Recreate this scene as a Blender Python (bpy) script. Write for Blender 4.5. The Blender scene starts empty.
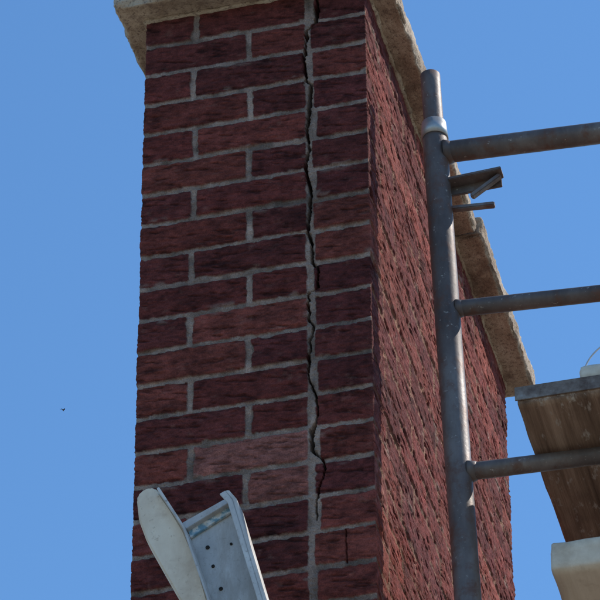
import bpy, bmesh, math, random
import numpy as np
from mathutils import Vector, Matrix, noise as mn
random.seed(4); rng=np.random.default_rng(7)
H=6.6; W=.44; D=1.3318
S=bpy.context.scene; COL=S.collection

# ---------------------------------------------------------------- helpers
TAB=rng.random((256,256)).astype(np.float32)
def vn(x,y):
    xi=np.floor(x).astype(np.int64); yi=np.floor(y).astype(np.int64)
    fx=x-xi; fy=y-yi; fx=fx*fx*(3-2*fx); fy=fy*fy*(3-2*fy)
    a=TAB[xi&255,yi&255]; b=TAB[(xi+1)&255,yi&255]; c=TAB[xi&255,(yi+1)&255]; d=TAB[(xi+1)&255,(yi+1)&255]
    return (a*(1-fx)+b*fx)*(1-fy)+(c*(1-fx)+d*fx)*fy
def fbm(x,y,o=4,s=0.):
    t=0;a=.5;n=0
    for i in range(o):
        t=t+a*vn(x+17.3*i+s,y+9.1*i+s*1.7); n+=a; a*=.5; x=x*2.03; y=y*2.03
    return t/n*2-1
def sm(a,b,x):
    t=np.clip((x-a)/(b-a),0,1); return t*t*(3-2*t)

def new_obj(name,me,parent=None,mat=None,smooth=True):
    o=bpy.data.objects.new(name,me); COL.objects.link(o)
    if parent: o.parent=parent
    if mat: me.materials.append(mat)
    if smooth and len(me.polygons): me.polygons.foreach_set('use_smooth',[True]*len(me.polygons))
    return o
def empty(name,loc=(0,0,0)):
    o=bpy.data.objects.new(name,None); o.empty_display_size=.1; COL.objects.link(o); return o

class NT:
    def __init__(s,name):
        s.m=bpy.data.materials.new(name); s.m.use_nodes=True; s.t=s.m.node_tree; s.b=s.t.nodes['Principled BSDF']
    def n(s,ty,**k):
        x=s.t.nodes.new(ty)
        for a,v in k.items():
            if hasattr(x,a): setattr(x,a,v)
            else: x.inputs[a].default_value=v
        return x
    def l(s,a,b): s.t.links.new(a,b)
    def noise(s,scale,detail=6,rough=.6,vec=None,stretch=None):
        tc=s.n('ShaderNodeTexCoord'); mp=s.n('ShaderNodeMapping')
        s.l(tc.outputs['Object'],mp.inputs['Vector'])
        if stretch: mp.inputs['Scale'].default_value=stretch
        nz=s.n('ShaderNodeTexNoise'); nz.inputs['Scale'].default_value=scale; nz.inputs['Detail'].default_value=detail; nz.inputs['Roughness'].default_value=rough
        s.l(mp.outputs[0],nz.inputs['Vector']); return nz.outputs['Fac']
    def ramp(s,fac,stops):
        r=s.n('ShaderNodeValToRGB'); e=r.color_ramp.elements
        while len(e)<len(stops): e.new(.5)
        for i,(p,c) in enumerate(stops): e[i].position=p; e[i].color=(*c,1)
        s.l(fac,r.inputs['Fac']); return r.outputs['Color']
    def mix(s,f,a,b,mode='MIX'):
        x=s.n('ShaderNodeMix'); x.data_type='RGBA'; x.blend_type=mode
        for i,v in ((0,f),(6,a),(7,b)):
            if isinstance(v,(int,float)): x.inputs[i].default_value=v
            elif isinstance(v,tuple): x.inputs[i].default_value=(*v,1)
            else: s.l(v,x.inputs[i])
        return x.outputs[2]
    def bump(s,h,dist,strength=1.):
        b=s.n('ShaderNodeBump'); b.inputs['Distance'].default_value=dist; b.inputs['Strength'].default_value=strength
        s.l(h,b.inputs['Height']); s.l(b.outputs[0],s.b.inputs['Normal'])
    def fin(s,col,rough=.9,metal=0.,spec=.3):
        if isinstance(col,tuple): s.b.inputs['Base Color'].default_value=(*col,1)
        else: s.l(col,s.b.inputs['Base Color'])
        if isinstance(rough,(int,float)): s.b.inputs['Roughness'].default_value=rough
        else: s.l(rough,s.b.inputs['Roughness'])
        s.b.inputs['Metallic'].default_value=metal; s.b.inputs['Specular IOR Level'].default_value=spec
        return s.m

# ---------------------------------------------------------------- materials
m=NT('brickwork'); at=m.n('ShaderNodeAttribute'); at.attribute_name='Col'
n1=m.noise(420,3,.75)
c=m.mix(m.ramp(n1,[(.3,(0,0,0)),(.75,(1,1,1))]),m.mix(1.,at.outputs['Color'],(.60,.58,.58),'MULTIPLY'),m.mix(1.,at.outputs['Color'],(1.44,1.44,1.44),'MULTIPLY'))
m.bump(n1,.003,1.); M_BRICK=m.fin(c,.93,0,.2)

m=NT('concrete_coping'); a=m.noise(11,6,.7); b=m.noise(150,3,.7); d=m.noise(38,4,.65)
c=m.ramp(a,[(.30,(.17,.12,.09)),(.44,(.33,.255,.19)),(.58,(.47,.385,.30)),(.75,(.57,.49,.40))])
c=m.mix(m.ramp(b,[(.36,(.7,.7,.7)),(.46,(0,0,0))]),c,(.15,.11,.09)); c=m.mix(m.ramp(d,[(.55,(0,0,0)),(.68,(.7,.7,.7))]),c,(.20,.145,.115))
m.bump(b,.004,1.); M_COPE=m.fin(c,.95,0,.2)

m=NT('scaffold_steel'); a=m.noise(9,5,.65,stretch=(1,1,.35)); b=m.noise(110,3,.7); d=m.noise(26,5,.7)
c=m.ramp(a,[(.3,(.062,.048,.046)),(.5,(.125,.103,.098)),(.68,(.22,.195,.185))])
c=m.mix(m.ramp(d,[(.50,(0,0,0)),(.66,(.8,.8,.8))]),c,(.125,.060,.040))
c=m.mix(m.ramp(b,[(.64,(0,0,0)),(.72,(.7,.7,.7))]),c,(.38,.35,.32))
m.bump(d,.002,.6); M_STEEL=m.fin(c,m.ramp(a,[(.3,(.62,)*3),(.7,(.45,)*3)]),.22,.4)
m=NT('galvanised_steel'); a=m.noise(30,5,.6)
c=m.ramp(a,[(.3,(.24,.24,.24)),(.7,(.48,.48,.47))]); m.bump(a,.001,.4); M_GALV=m.fin(c,.45,.6,.5)
m=NT('rusty_end_band'); a=m.noise(30,6,.7); b=m.noise(90,5,.6)
c=m.ramp(a,[(.35,(.11,.075,.06)),(.55,(.22,.18,.155)),(.7,(.31,.29,.27))]); m.bump(b,.002,.5); M_BAND=m.fin(c,.6,.3,.4)
m=NT('weathered_board'); a=m.noise(30,7,.75,stretch=(1,.04,1)); b=m.noise(7,5,.6,stretch=(1,.6,1)); d=m.noise(55,4,.7,stretch=(1,.35,1))
c=m.ramp(a,[(.32,(.085,.053,.038)),(.5,(.24,.165,.12)),(.66,(.40,.295,.225))])
c=m.mix(m.ramp(b,[(.46,(0,0,0)),(.68,(.85,.85,.85))]),c,(.11,.070,.053)); c=m.mix(m.ramp(d,[(.58,(0,0,0)),(.68,(.9,.9,.9))]),c,(.44,.40,.36))
m.bump(a,.005,1.); M_WOOD=m.fin(c,.85,0,.25)
m=NT('pale_timber'); a=m.noise(40,6,.6,stretch=(1,.08,1)); b=m.noise(18,5,.65)
c=m.ramp(a,[(.3,(.58,.50,.40)),(.7,(.75,.68,.57))]); c=m.mix(m.ramp(b,[(.50,(0,0,0)),(.72,(.7,.7,.7))]),c,(.42,.34,.26))
m.bump(a,.002,.6); M_PALE=m.fin(c,.8,0,.3)
m=NT('cream_plate'); a=m.noise(22,6,.6,stretch=(1,1,.5)); b=m.noise(130,4,.7); d=m.noise(14,5,.7)
c=m.ramp(a,[(.3,(.64,.53,.41)),(.6,(.78,.69,.56)),(.8,(.83,.77,.66))]); c=m.mix(m.ramp(b,[(.60,(0,0,0)),(.70,(.7,.7,.7))]),c,(.42,.33,.24)); c=m.mix(m.ramp(d,[(.52,(0,0,0)),(.70,(.6,.6,.6))]),c,(.50,.39,.29))
m.bump(b,.0012,.5); M_CREAM=m.fin(c,.6,0,.4)
m=NT('aluminium_channel'); a=m.noise(26,6,.6,stretch=(1,1,.4)); b=m.noise(150,4,.7); d=m.noise(16,6,.75,stretch=(1,1,.3))
c=m.ramp(a,[(.3,(.40,.39,.38)),(.7,(.66,.65,.63))]); c=m.mix(m.ramp(b,[(.58,(0,0,0)),(.70,(.7,.7,.7))]),c,(.28,.25,.22)); c=m.mix(m.ramp(d,[(.50,(0,0,0)),(.66,(.7,.7,.7))]),c,(.36,.32,.28))
m.bump(a,.001,.4); M_ALU=m.fin(c,.5,.15,.5)
m=NT('worn_blue_label'); a=m.noise(95,4,.6); b=m.noise(40,4,.6)
c=m.ramp(a,[(.42,(.16,.30,.40)),(.5,(.30,.46,.54)),(.58,(.66,.68,.68))]); c=m.mix(m.ramp(b,[(.52,(0,0,0)),(.6,(.8,.8,.8))]),c,(.55,.52,.45))
M_LABEL=m.fin(c,.55,0,.4)
m=NT('hole_shade'); a=m.noise(60); M_DARK=m.fin(m.ramp(a,[(.3,(.015,.015,.015)),(.7,(.04,.035,.03))]),.8)
m=NT('wire_metal'); a=m.noise(60); M_WIRE=m.fin(m.ramp(a,[(.3,(.40,.41,.42)),(.7,(.55,.56,.57))]),.5,.3,.4)
m=NT('ground_mat'); a=m.noise(.6,8,.6); b=m.noise(18,6,.7)
c=m.mix(b,m.ramp(a,[(.35,(.17,.16,.10)),(.6,(.30,.25,.19))]),(.27,.23,.18)); m.bump(b,.03,.6); M_GND=m.fin(c,.95,0,.2)
m=NT('bird_feathers'); a=m.noise(40); M_BIRD=m.fin(m.ramp(a,[(.3,(.02,.02,.02)),(.7,(.05,.045,.04))]),.8)

# ---------------------------------------------------------------- chimney brickwork (relief geometry)
CR=np.array([(.3443,.02),(.3443,-.0087),(.3418,-.0791),(.3218,-.0953),(.3174,-.172),(.3191,-.2235),(.3308,-.2363),(.3265,-.2885),(.3222,-.3502),(.3258,-.4006),(.3198,-.4289),(.3215,-.4684),(.3271,-.5036),(.3248,-.5587),(.3208,-.5985),(.3282,-.6144),(.3297,-.6714),(.3409,-.6878),(.341,-.734),(.322,-.74),(.323,-.805),(.331,-.82),(.323,-.878),(.319,-.929),(.33,-.96),(.335,-.977),(.338,-1.022),(.327,-1.048),(.327,-1.096),(.345,-1.117),(.35,-1.144),(.339,-1.181),(.333,-1.205),(.331,-1.258)])[::-1]
CW=np.array([(.01,.0092),(-.06,.0085),(-.16,.0066),(-.3,.0068),(-.45,.0052),(-.6,.0050),(-.75,.0038),(-.9,.0042),(-1.0,.0024),(-1.035,.003),(-1.05,.009),(-1.10,.0085),(-1.12,.003),(-1.15,.0036),(-1.2,.0028),(-1.26,.0)])[::-1]
U1=D; U2=D+W; U3=2*D+W; UT=2*D+2*W
def row_edges(par):
    a,b=(.215,.097) if par==0 else (.102,.205)
    e=[(U1-a,U1+b)]
    while e[0][0]>0: e.insert(0,(e[0][0]-.225,e[0][0]-.010))
    e.append((U1+b+.010,U1+.319))
    s=.215 if par==0 else .102
    e.append((U1+(.338 if par==0 else .333),U2+s))
    while e[-1][1]<UT: e.append((e[-1][1]+.010,e[-1][1]+.225))
    return np.array(e)
EDG=[row_edges(0),row_edges(1)]
KF=[int(np.argmin(abs(E[:,1]-(U1+.319)))) for E in EDG]   # index of the front brick left of the crack
def build_stack(name,us,zs,parent):
    us=np.asarray(us);zs=np.asarray(zs)
    u,z=np.meshgrid(us,zs); sh=u.shape
    front=((u>U1-.001)&(u<U2+.001)).astype(float)
    side=1-front
    fx=u-U1
    uw=u+.0026*fbm(u*22,z*22,3,3.)+.0018*fbm(u*120,z*120,3,8.)
    zw=z+.0024*fbm(u*12,z*20,3,5.)+.0020*fbm(u*100,z*110,3,11.)
    zw=zw+ .004*np.clip((fx-.325)/.01,0,1)*front*np.clip(1+z/1.3,0,1)      # right-hand leaf has dropped slightly
    rowf=-zw/.075; r=np.floor(rowf).astype(int); r=np.maximum(r,-1)
    HT=rng.random((4096,8))
    dl=np.zeros(sh); dr=np.zeros(sh); idx=np.zeros(sh,int)
    for p in (0,1):
        mk=(r%2)==p; E=EDG[p]
        uu=uw[mk]+ (HT[(r[mk]*7)%4096,0]-.5)*.008*((uw[mk]<U1+.3)|(uw[mk]>U1+.325))
        k=np.clip(np.searchsorted(E[:,0],uu)-1,0,len(E)-1)
        dl[mk]=uu-E[k,0]; dr[mk]=E[k,1]-uu; idx[mk]=k
    bid=(r*37+idx*101+13)%4096
    A=HT[bid]
    vz=(rowf-r)*.075
    jt=.0085
    dz=np.minimum(vz-(A[...,1]-.5)*.003, .075-jt-vz+(A[...,7]-.5)*.002)
    dx=np.minimum(dl,dr)
    d=np.minimum(dx,dz)
    rc=.0045; d=np.where((dx<rc)&(dz<rc),rc-np.hypot(rc-dx,rc-dz),d)
    chip=.0046*sm(.30,.8,fbm(u*18,z*18,3,20.))+.003*sm(.3,.8,fbm(u*55,z*55,3,23.))
    d=d-chip
    mask=sm(-.0008,.0016,d)
    seed=A[...,2]*60
    t1=fbm(u*28+seed,(z+ .15*u)*150+seed,4,1.)
    t2=fbm(u*70+seed,z*190+seed,3,31.)
    t3=fbm(u*11+seed,z*22+seed,2,41.)
    tear=sm(.1,.6,t1)
    hb=(A[...,3]-.5)*.003 + t3*.0013 - tear*(.0030+.0022*side) + t2*(.0014+.0008*side) + t1*.0012
    hb-= .0018*np.exp(-np.maximum(d,0)/.003)
    hb+= (A[...,4]-.5)*.0028*(vz/.065-.5)
    hm= -.0038 +.0026*fbm(u*60,z*60,4,70.)+.0018*fbm(u*280,z*280,2,80.)
    ce=np.minimum(np.abs(u-U1),np.abs(u-U2)); hm=hm*(1-.65*sm(.016,.003,ce)); hb=hb*(1-.45*sm(.010,.002,ce))
    strip=((fx>.31)&(fx<.345)).astype(float)
    hm+=strip*.001
    smear=sm(.40,.60,fbm(u*16,z*30,4,90.))*sm(.014,.0,d)
    h=hb*mask+hm*(1-mask)
    h=np.where(mask>.5,h+smear*.0008,h)
    # crack
    cx=np.interp(z,CR[:,1],CR[:,0])+.0034*fbm(z*70,z*0+2,3,5.)+.0018*fbm(z*260,z*0+7,2,9.)
    cw=np.interp(z,CW[:,0],CW[:,1])*(.85+.9*fbm(z*45,z*0+4,3,2.))*.5
    cd=np.abs(fx-cx)-cw
    inz=(z>-1.262)
    cr=(1-sm(-.0006,.0009,cd))*inz*(cw>.0003)
    c2x=.385+.003*fbm(z*60,z*0+3,3,6.); c2=(1-sm(.0002,.0014,np.abs(fx-c2x)))*((z<-1.275)&(z>-1.345))
    cr=np.maximum(cr,c2*.25)
    cr=cr*((fx>.28)&(fx<.42))
    h=h*(1-cr)-.050*cr
    # colour -------------------------------------------------
    base=np.array([[.152,.037,.031],[.180,.046,.036],[.118,.030,.028],[.200,.054,.041],[.158,.039,.033],[.132,.034,.030]])
    bi=(A[...,5]*6).astype(int); bc=base[bi]*(.86+.30*A[...,6])[...,None]
    pale=np.zeros(sh)
    pale=np.where((r==14)&(idx==KF[0])&(front>0),.80,pale); pale=np.where((r==15)&(idx==KF[1])&(front>0),.60,pale)
    pale=np.where((r==15)&(idx==KF[1]+1)&(side>0),.4,pale)
    bc=bc*(1-pale[...,None])+np.array([.34,.135,.108])*pale[...,None]
    mott=fbm(u*40+seed,z*55+seed,4,50.); dark=sm(.05,.55,fbm(u*9,z*34,4,55.))
    m2=fbm(u*120+seed,z*240+seed,3,52.)
    bc=bc*np.clip(1+.55*mott+.50*m2,.25,2)[...,None]
    bc=bc*(1-.40*dark*(.3+.7*A[...,7])*(1-pale))[...,None]
    bc=bc*(1-.55*tear)[...,None]  # groove shade painted into the brick colour so the relief reads
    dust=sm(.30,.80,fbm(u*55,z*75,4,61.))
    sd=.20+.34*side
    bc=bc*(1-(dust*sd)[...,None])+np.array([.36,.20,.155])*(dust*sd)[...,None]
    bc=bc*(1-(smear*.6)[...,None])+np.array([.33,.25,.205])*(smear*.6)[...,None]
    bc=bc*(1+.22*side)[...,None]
    mc=np.array([.36,.270,.222])*(1+.40*fbm(u*50,z*50,4,65.))[...,None]
    mc=mc*(1-.45*sm(.0,.6,fbm(u*7,z*12,3,66.)))[...,None]
    mc=mc*(1-.35*sm(-.1,.5,fbm(u*40,z*18,3,69.)))[...,None]
    mc=mc*(1+.10*strip*sm(-.1,.4,fbm(u*12,z*14,3,67.)))[...,None]
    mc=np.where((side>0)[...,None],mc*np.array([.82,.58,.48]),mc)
    perp=(dx<0)&(fx<.3)&(fx>0)
    mc=np.where(perp[...,None],mc*1.25,mc)
    col=bc*mask[...,None]+mc*(1-mask)[...,None]
    col=col*(1-.92*cr)[...,None]  # shade of the crack's depth painted into the colour as well
    top_dark=sm(-.35,.02,z)*.14+.10*sm(.1,.7,fbm(u*3,z*2.2,3,77.))  # darker towards the top, plus random darker patches
    col=col*(1-top_dark*front)[...,None]
    col=np.clip(col,.005,.8)
    R=.004
    def P(uu):
        x=np.zeros_like(uu);y=np.zeros_like(uu)
        s=uu<U1;   x[s]=0;y[s]=D-uu[s]
        s=(uu>=U1)&(uu<U2); x[s]=uu[s]-U1;y[s]=0
        s=(uu>=U2)&(uu<U3); x[s]=W;y[s]=uu[s]-U2
        s=uu>=U3; x[s]=W-(uu[s]-U3);y[s]=D
        ax=np.clip(x,R,W-R);ay=np.clip(y,R,D-R)
        dx_=x-ax;dy_=y-ay;l=np.hypot(dx_,dy_)+1e-9
        nx=dx_/l;ny=dy_/l
        return ax+nx*R,ay+ny*R,nx,ny
    x,y,nx,ny=P(us.copy())
    X=x[None,:]+nx[None,:]*h; Y=y[None,:]+ny[None,:]*h
    co=np.stack([X,Y,z+H],-1).reshape(-1,3).astype(np.float32)
    nr,nc=sh
    i=np.arange((nr-1)*nc).reshape(nr-1,nc)
    a=i; b=np.roll(i,-1,axis=1)
    q=np.stack([a,a+nc,b+nc,b],-1).reshape(-1,4)
    me=bpy.data.meshes.new(name)
    me.vertices.add(len(co)); me.vertices.foreach_set('co',co.ravel())
    nq=len(q); me.loops.add(nq*4); me.loops.foreach_set('vertex_index',q.ravel().astype(np.int32))
    me.polygons.add(nq); me.polygons.foreach_set('loop_start',np.arange(0,nq*4,4,dtype=np.int32))
    me.update(calc_edges=True)
    ca=me.color_attributes.new('Col','FLOAT_COLOR','POINT')
    cc=np.concatenate([col.reshape(-1,3),np.ones((len(co),1))],1).astype(np.float32)
    ca.data.foreach_set('color',cc.ravel())
    me.polygons.foreach_set('use_smooth',np.ones(nq,bool))
    return new_obj(name,me,parent,M_BRICK,smooth=False)

def cornered(a,b,step):
    n=max(2,int((b-a)/step)); return list(np.linspace(a+.0045,b-.0045,n))
def corner(uc): return [uc-.004,uc-.0027,uc-.0014,uc-.0002,uc+.0014,uc+.0027,uc+.004]
us=[.0005]+cornered(0,U1,.012)+corner(U1)+cornered(U1,U2,.0015)+corner(U2)+cornered(U2,U3,.0030)+corner(U3)+cornered(U3,UT,.012)
chim=empty('brick_chimney')
zz=list(np.arange(.004,-1.60,-.0017))
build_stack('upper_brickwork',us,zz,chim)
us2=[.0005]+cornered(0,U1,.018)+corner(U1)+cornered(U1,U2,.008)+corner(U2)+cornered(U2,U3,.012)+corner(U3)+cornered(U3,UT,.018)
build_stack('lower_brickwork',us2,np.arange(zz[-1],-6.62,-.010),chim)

# ---------------------------------------------------------------- generic meshes
def noisy_box(name,lo,hi,res,amp,freq,mat,parent=None,bev=.004,seed=0,edge=0.0):
    lo=Vector(lo);hi=Vector(hi); s=hi-lo
    bm=bmesh.new()
    n=[max(1,int(round(s[i]/res[i] if isinstance(res,(list,tuple)) else s[i]/res))) for i in range(3)]
    vs={}
    def V(i,j,k):
        if (i,j,k) not in vs: vs[i,j,k]=bm.verts.new((lo.x+s.x*i/n[0],lo.y+s.y*j/n[1],lo.z+s.z*k/n[2]))
        return vs[i,j,k]
    for i in range(n[0]):
        for j in range(n[1]):
            bm.faces.new([V(i,j,0),V(i,j+1,0),V(i+1,j+1,0),V(i+1,j,0)]); bm.faces.new([V(i,j,n[2]),V(i+1,j,n[2]),V(i+1,j+1,n[2]),V(i,j+1,n[2])])
    for i in range(n[0]):
        for k in range(n[2]):
            bm.faces.new([V(i,0,k),V(i+1,0,k),V(i+1,0,k+1),V(i,0,k+1)]); bm.faces.new([V(i,n[1],k),V(i,n[1],k+1),V(i+1,n[1],k+1),V(i+1,n[1],k)])
    for j in range(n[1]):
        for k in range(n[2]):
            bm.faces.new([V(0,j,k),V(0,j,k+1),V(0,j+1,k+1),V(0,j+1,k)]); bm.faces.new([V(n[0],j,k),V(n[0],j+1,k),V(n[0],j+1,k+1),V(n[0],j,k+1)])
    for v in bm.verts:
        c=v.co; a=Vector([min(max(c[i],lo[i]+bev),hi[i]-bev) for i in range(3)]); d=c-a
        if d.length>1e-9:
            nn=d.normalized(); v.co=a+nn*bev
            p=v.co+Vector((seed*3.1,seed*1.7,seed))
            isedge=1 if sum(abs(x)>1e-6 for x in d)>1 else 0
            h=mn.fractal(p*freq,1.,2.,5)*amp+ mn.fractal(p*freq*5,1.,2.,3)*amp*.45
            h-=isedge*edge*max(0,mn.noise(p*freq*1.5)+.35)
            v.co+=nn*h
    me=bpy.data.meshes.new(name); bm.to_mesh(me); bm.free()
    return new_obj(name,me,parent,mat)

def tube(name,p0,p1,r,mat,parent=None,r1=None,seg=32,wall=.004,dent=.0004,cap=False):
    p0=Vector(p0);p1=Vector(p1);L=(p1-p0).length; r1=r if r1 is None else r1
    q=(p1-p0).to_track_quat('Z','Y').to_matrix()
    bm=bmesh.new(); n=max(2,int(L/.02)); rings=[]
    def ring(t,rr):
        o=[]
        for k in range(seg):
            a=2*math.pi*k/seg; v=Vector((math.cos(a)*rr,math.sin(a)*rr,t*L)); w=p0+q@v
            w+= (q@Vector((math.cos(a),math.sin(a),0)))*mn.noise(w*25)*dent
            o.append(bm.verts.new(w))
        return o
    for i in range(n+1):
        t=i/n; rings.append(ring(t,r+(r1-r)*t))
    rings.append(ring(1,max(r1-wall,.0005))); rings.append(ring(.0,max(r-wall,.0005))); rings.append(rings[0])
    for a,b in zip(rings,rings[1:]):
        for k in range(seg): bm.faces.new([a[k],a[(k+1)%seg],b[(k+1)%seg],b[k]])
    bmesh.ops.recalc_face_normals(bm,faces=bm.faces)
    me=bpy.data.meshes.new(name); bm.to_mesh(me); bm.free()
    o=new_obj(name,me,parent,mat); return o

def prism(name,poly,y0,y1,mat,parent=None,bev=.002,ox=0,oz=0):
    bm=bmesh.new(); a=[bm.verts.new((x+ox,y0,z+oz+H)) for x,z in poly]; b=[bm.verts.new((x+ox,y1,z+oz+H)) for x,z in poly]
    bm.faces.new(a); bm.faces.new(b[::-1])
    for i in range(len(a)):
        j=(i+1)%len(a); bm.faces.new([a[j],a[i],b[i],b[j]])
    bmesh.ops.recalc_face_normals(bm,faces=bm.faces)
    if bev: bmesh.ops.bevel(bm,geom=list(bm.edges),offset=bev,segments=2,affect='EDGES',clamp_overlap=True)
    me=bpy.data.meshes.new(name); bm.to_mesh(me); bm.free(); return new_obj(name,me,parent,mat,smooth=False)

# ---------------------------------------------------------------- coping slabs
noisy_box('coping_slab_front',(-.052,-.052,H+.002),(.490,.80,H+.050),.005,.0038,18,M_COPE,chim,.005,1,.010)
noisy_box('coping_slab_back',(-.056,.806,H+.000),(.500,D+.050,H+.050),.005,.0042,18,M_COPE,chim,.005,5,.012)
noisy_box('mortar_bed',(-.004,-.004,H-.006),(.444,D+.004,H+.004),.006,.0045,30,M_COPE,chim,.003,9,.0)

# ---------------------------------------------------------------- scaffold
sc=empty('scaffold')
yp=.10
def px(z): return .542+(-.166-z)*.0278
def frame(y,tag,par):
    tube('standard_'+tag,(px(-6.6),y,0.0),(px(-.33),y,H-.33),.0236,M_STEEL,par)
    tube('spigot_'+tag,(px(-.33),y,H-.335),(px(-.170),y,H-.176),.0190,M_STEEL,par)
    tube('collar_'+tag,(px(-.335),y,H-.338),(px(-.30),y,H-.300),.0262,M_GALV,par,r1=.0235)
    x2=px(0)+1.15
    tube('far_standard_'+tag,(x2,y,0.0),(x2,y,H-.17),.0236,M_STEEL,par)
    for k,(z,r,dz) in enumerate([(-.375,.0210,-.017),(-.753,.0155,-.02),(-1.121,.0158,-.010),(-1.50,.0158,-.01),(-2.3,.0205,0),(-3.1,.0158,0),(-3.9,.0205,0),(-4.9,.0158,0),(-5.8,.0205,0)]):
        x=px(z)
        tube('rung_%s_%d'%(tag,k),(x+.02,y,H+z),(x2-.02,y,H+z+dz*3.4 if k<3 else H+z),r,M_STEEL,par)
        tube('weld_%s_%d'%(tag,k),(x+.018,y,H+z),(x+.034,y,H+z),r+.0045,M_STEEL,par,r1=r-.0005,dent=.003)
frame(yp,'a',sc); frame(yp+1.8,'b',sc)
def bar(name,p0,p1,w,t,mat,par):
    p0=Vector(p0);p1=Vector(p1);L=(p1-p0).length;q=(p1-p0).to_track_quat('X','Z').to_matrix()
    bm=bmesh.new(); bmesh.ops.create_cube(bm,size=1)
    for v in bm.verts: v.co=(p0+p1)/2+q@Vector((v.co.x*L,v.co.y*w,v.co.z*t))
    bmesh.ops.bevel(bm,geom=list(bm.edges),offset=min(w,t)*.18,segments=2,affect='EDGES')
    me=bpy.data.meshes.new(name); bm.to_mesh(me); bm.free(); return new_obj(name,me,par,mat,smooth=False)
zb=H-.447
bar('lock_plate',(.565,yp+.004,zb-.002),(.672,yp+.004,zb+.004),.030,.007,M_STEEL,sc)
bar('lock_plate_web',(.565,yp+.018,zb-.010),(.668,yp+.018,zb-.006),.006,.026,M_STEEL,sc)
bar('lock_hook',(.612,yp+.004,zb-.044),(.668,yp+.004,zb-.004),.012,.010,M_STEEL,sc)
bar('lock_pin',(.565,yp+.004,H-.512),(.655,yp+.004,H-.519),.013,.009,M_STEEL,sc)

# deck boards
zd=H-1.103
for k in range(5):
    x0=.703+k*.232
    y0=-.048-(.0,.02,-.01,.015,0)[k]
    b=noisy_box('deck_board_%d'%k,(x0,y0,zd),(x0+.225,y0+2.5,zd+.038),(.009,.016,.0125),.0008,9,M_WOOD,sc,.004,k+1,.003)
    bar('board_end_band_%d'%k,(x0-.0015,y0-.0015,zd+.022),(x0+.2265,y0-.0015,zd+.022),.0028,.028,M_BAND,sc)
tube('transom',(px(-1.38),.62,H-1.3815),(1.75,.62,H-1.3815),.0242,M_STEEL,sc)
cream=noisy_box('timber_batten',(.7207,.10,H-1.3555),(.90,1.2,H-1.2905),(.008,.02,.008),.0010,14,M_PALE,None,.009,3,.004)
def wire(name,pts,r,mat,par=None):
    cu=bpy.data.curves.new(name,'CURVE'); cu.dimensions='3D'; cu.bevel_depth=r; cu.bevel_resolution=3
    sp=cu.splines.new('NURBS'); sp.points.add(len(pts)-1)
    for q,p in zip(sp.points,pts): q.co=(*p,1)
    sp.use_endpoint_u=True; sp.order_u=4; sp.resolution_u=12; cu.materials.append(mat)
    o=bpy.data.objects.new(name,cu); COL.objects.link(o); return o
wire('wire_loop',[(.80,.10,zd+.040),(.797,.10,H-.985),(.800,.10,H-.945),(.810,.10,H-.915),(.835,.10,H-.888),(.875,.10,H-.868),(.92,.11,H-.885),(.95,.12,H-.96),(.955,.12,zd+.040)],.0015,M_WIRE)
noisy_box('timber_offcut',(.812,-.03,zd+.042),(.95,.20,zd+.080),.01,.002,14,M_PALE,None,.006,8,.004)

# ---------------------------------------------------------------- metal bracket in front of the stack
br=empty('metal_bracket')
K=dict(ox=.010,oz=-.031)
cp=[(.055,-1.2560),(.0565,-1.247),(.062,-1.240),(.069,-1.2355),(.0775,-1.234),(.086,-1.237),(.0925,-1.2445),(.118,-1.290),(.1403,-1.3365),(.163,-1.400),(.1837,-1.486),(.265,-1.90),(.212,-1.90),(.1367,-1.478),(.100,-1.400),(.0745,-1.345),(.060,-1.300)]
prism('cream_arm',cp,-.190,-.158,M_CREAM,br,.003,**K)
prism('arm_inner_flange',[(.0945,-1.250),(.0985,-1.2475),(.1455,-1.338),(.1885,-1.486),(.269,-1.90),(.266,-1.90),(.1845,-1.486),(.1410,-1.338)],-.205,-.150,M_ALU,br,.0008,**K)
prism('channel_web',[(.140,-1.322),(.2150,-1.2765),(.2270,-1.290),(.2800,-1.505),(.380,-1.90),(.270,-1.90),(.187,-1.486)],-.154,-.150,M_ALU,br,.0008,**K)
prism('channel_flange',[(.2120,-1.2700),(.2190,-1.2690),(.2330,-1.2900),(.2860,-1.505),(.388,-1.90),(.380,-1.90),(.2790,-1.505),(.2255,-1.290)],-.196,-.150,M_ALU,br,.0012,**K)
prism('channel_lip',[(.2030,-1.2750),(.2130,-1.2700),(.2260,-1.292),(.2792,-1.505),(.380,-1.90),(.371,-1.90),(.2710,-1.505),(.2175,-1.296)],-.1965,-.193,M_ALU,br,.0008,**K)
prism('label',[(.1385,-1.3165),(.2110,-1.2765),(.2150,-1.2890),(.1430,-1.3300)],-.160,-.1545,M_LABEL,br,.0006,**K)
prism('label_plate',[(.1265,-1.3060),(.2090,-1.2660),(.2150,-1.2760),(.1385,-1.3175)],-.170,-.150,M_ALU,br,.0008,**K)
for (x,z,r) in [(.172,-1.352,.0036),(.182,-1.392,.0030),(.213,-1.352,.0024),(.196,-1.440,.0034)]:
    tube('bolt_hole_plug',(x+.01,-.1558,H+z-.031),(x+.01,-.150,H+z-.031),r,M_DARK,br,wall=r-.0006,dent=0)  # solid dark plugs imitate the shade inside bolt holes
bar('wall_strap',(.245,-.150,H-1.86),(.245,.002,H-1.86),.05,.006,M_GALV,br)
bar('wall_strap_foot',(.20,-.002,H-1.86),(.29,-.002,H-1.86),.006,.08,M_GALV,br)

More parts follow.
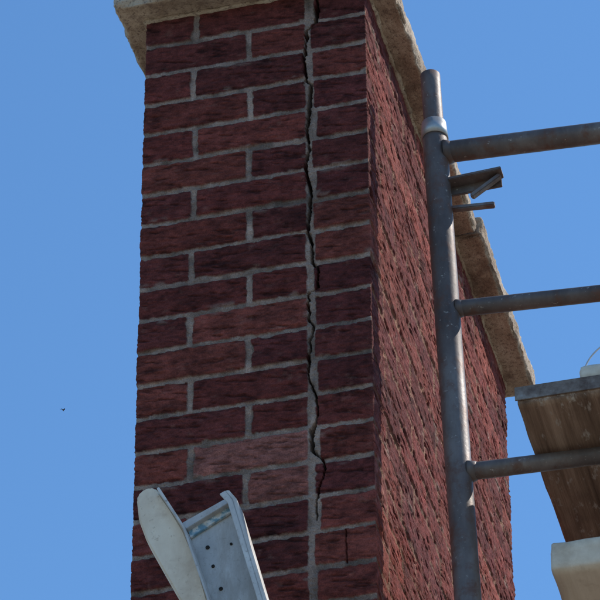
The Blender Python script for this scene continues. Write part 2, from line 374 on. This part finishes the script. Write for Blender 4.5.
# ---------------------------------------------------------------- bird
cam0=Vector((1.59941,-5.20612,H-5.01304)); bl=cam0+Vector((-8.406,25.206,19.808))*4.5
bm=bmesh.new()
bmesh.ops.create_uvsphere(bm,u_segments=12,v_segments=8,radius=1)
for v in bm.verts: v.co=Vector((v.co.x*.09,v.co.y*.03,v.co.z*.03))
for s in (-1,1):
    p=[(.04,s*.02,.0),(-.03,s*.02,.0),(-.05,s*.12,.05),(-.09,s*.22,.03),(-.01,s*.14,.055),(.05,s*.10,.045)]
    bm.faces.new([bm.verts.new(q) for q in p])
bm.faces.new([bm.verts.new(q) for q in [(-.07,-.012,0),(-.15,-.03,0),(-.13,0,0),(-.15,.03,0),(-.07,.012,0)]])
bmesh.ops.create_cone(bm,segments=8,radius1=.012,radius2=.001,depth=.03,cap_ends=True,matrix=Matrix.Translation((.1,0,0))@Matrix.Rotation(math.pi/2,4,'Y'))
me=bpy.data.meshes.new('bird'); bm.to_mesh(me); bm.free(); o=new_obj('bird',me,None,M_BIRD); o.location=bl; o.rotation_euler=(.3,.2,1.2); o.scale=(.7,)*3

# ---------------------------------------------------------------- ground
bm=bmesh.new(); N=60
for i in range(N+1):
    for j in range(N+1):
        x=(i/N*2-1);y=(j/N*2-1); X=math.copysign(abs(x)**3*600,x);Y=math.copysign(abs(y)**3*600,y)
        dd=math.hypot(X,Y); bm.verts.new((X,Y,mn.noise(Vector((X,Y,0))*.03)*min(1.5,max(0,dd-15)*.03)))
bm.verts.ensure_lookup_table()
for i in range(N):
    for j in range(N):
        a=i*(N+1)+j; bm.faces.new([bm.verts[k] for k in (a,a+N+1,a+N+2,a+1)])
me=bpy.data.meshes.new('ground'); bm.to_mesh(me); bm.free(); new_obj('ground',me,None,M_GND)

# ---------------------------------------------------------------- light
el=math.radians(46); az=math.radians(60)
sd=Vector((math.sin(az)*math.cos(el),math.cos(az)*math.cos(el),math.sin(el)))
w=bpy.data.worlds.new('World'); S.world=w; w.use_nodes=True; nt=w.node_tree
sky=nt.nodes.new('ShaderNodeTexSky'); sky.sky_type='NISHITA'; sky.sun_disc=False
sky.sun_elevation=el; sky.sun_rotation=az; sky.air_density=1.25; sky.dust_density=0.; sky.ozone_density=7.
mx=nt.nodes.new('ShaderNodeMix'); mx.data_type='RGBA'; mx.blend_type='MULTIPLY'; mx.inputs[0].default_value=1; mx.inputs[7].default_value=(.88,1.10,1.18,1)
nt.links.new(sky.outputs[0],mx.inputs[6]); nt.links.new(mx.outputs[2],nt.nodes['Background'].inputs[0]); nt.nodes['Background'].inputs[1].default_value=.15
sl=bpy.data.lights.new('sun','SUN'); sl.energy=4.8; sl.angle=math.radians(.5); sl.color=(1,.93,.83)
so=bpy.data.objects.new('sun',sl); COL.objects.link(so); so.rotation_euler=sd.to_track_quat('Z','Y').to_euler()

# ---------------------------------------------------------------- camera
cd=bpy.data.cameras.new('camera'); cd.sensor_width=36; cd.lens=3.77118*1000/600*36; cd.clip_end=3000
co=bpy.data.objects.new('camera',cd); COL.objects.link(co)
r=Vector((.96961,.24459,-.00469));u=Vector((.15562,-.60189,.78327));f=Vector((-.18876,.7602,.62167))
co.matrix_world=Matrix(((r.x,u.x,-f.x,cam0.x),(r.y,u.y,-f.y,cam0.y),(r.z,u.z,-f.z,cam0.z),(0,0,0,1)))
S.camera=co
S.view_settings.view_transform='Standard'; S.view_settings.look='None'; S.view_settings.exposure=0
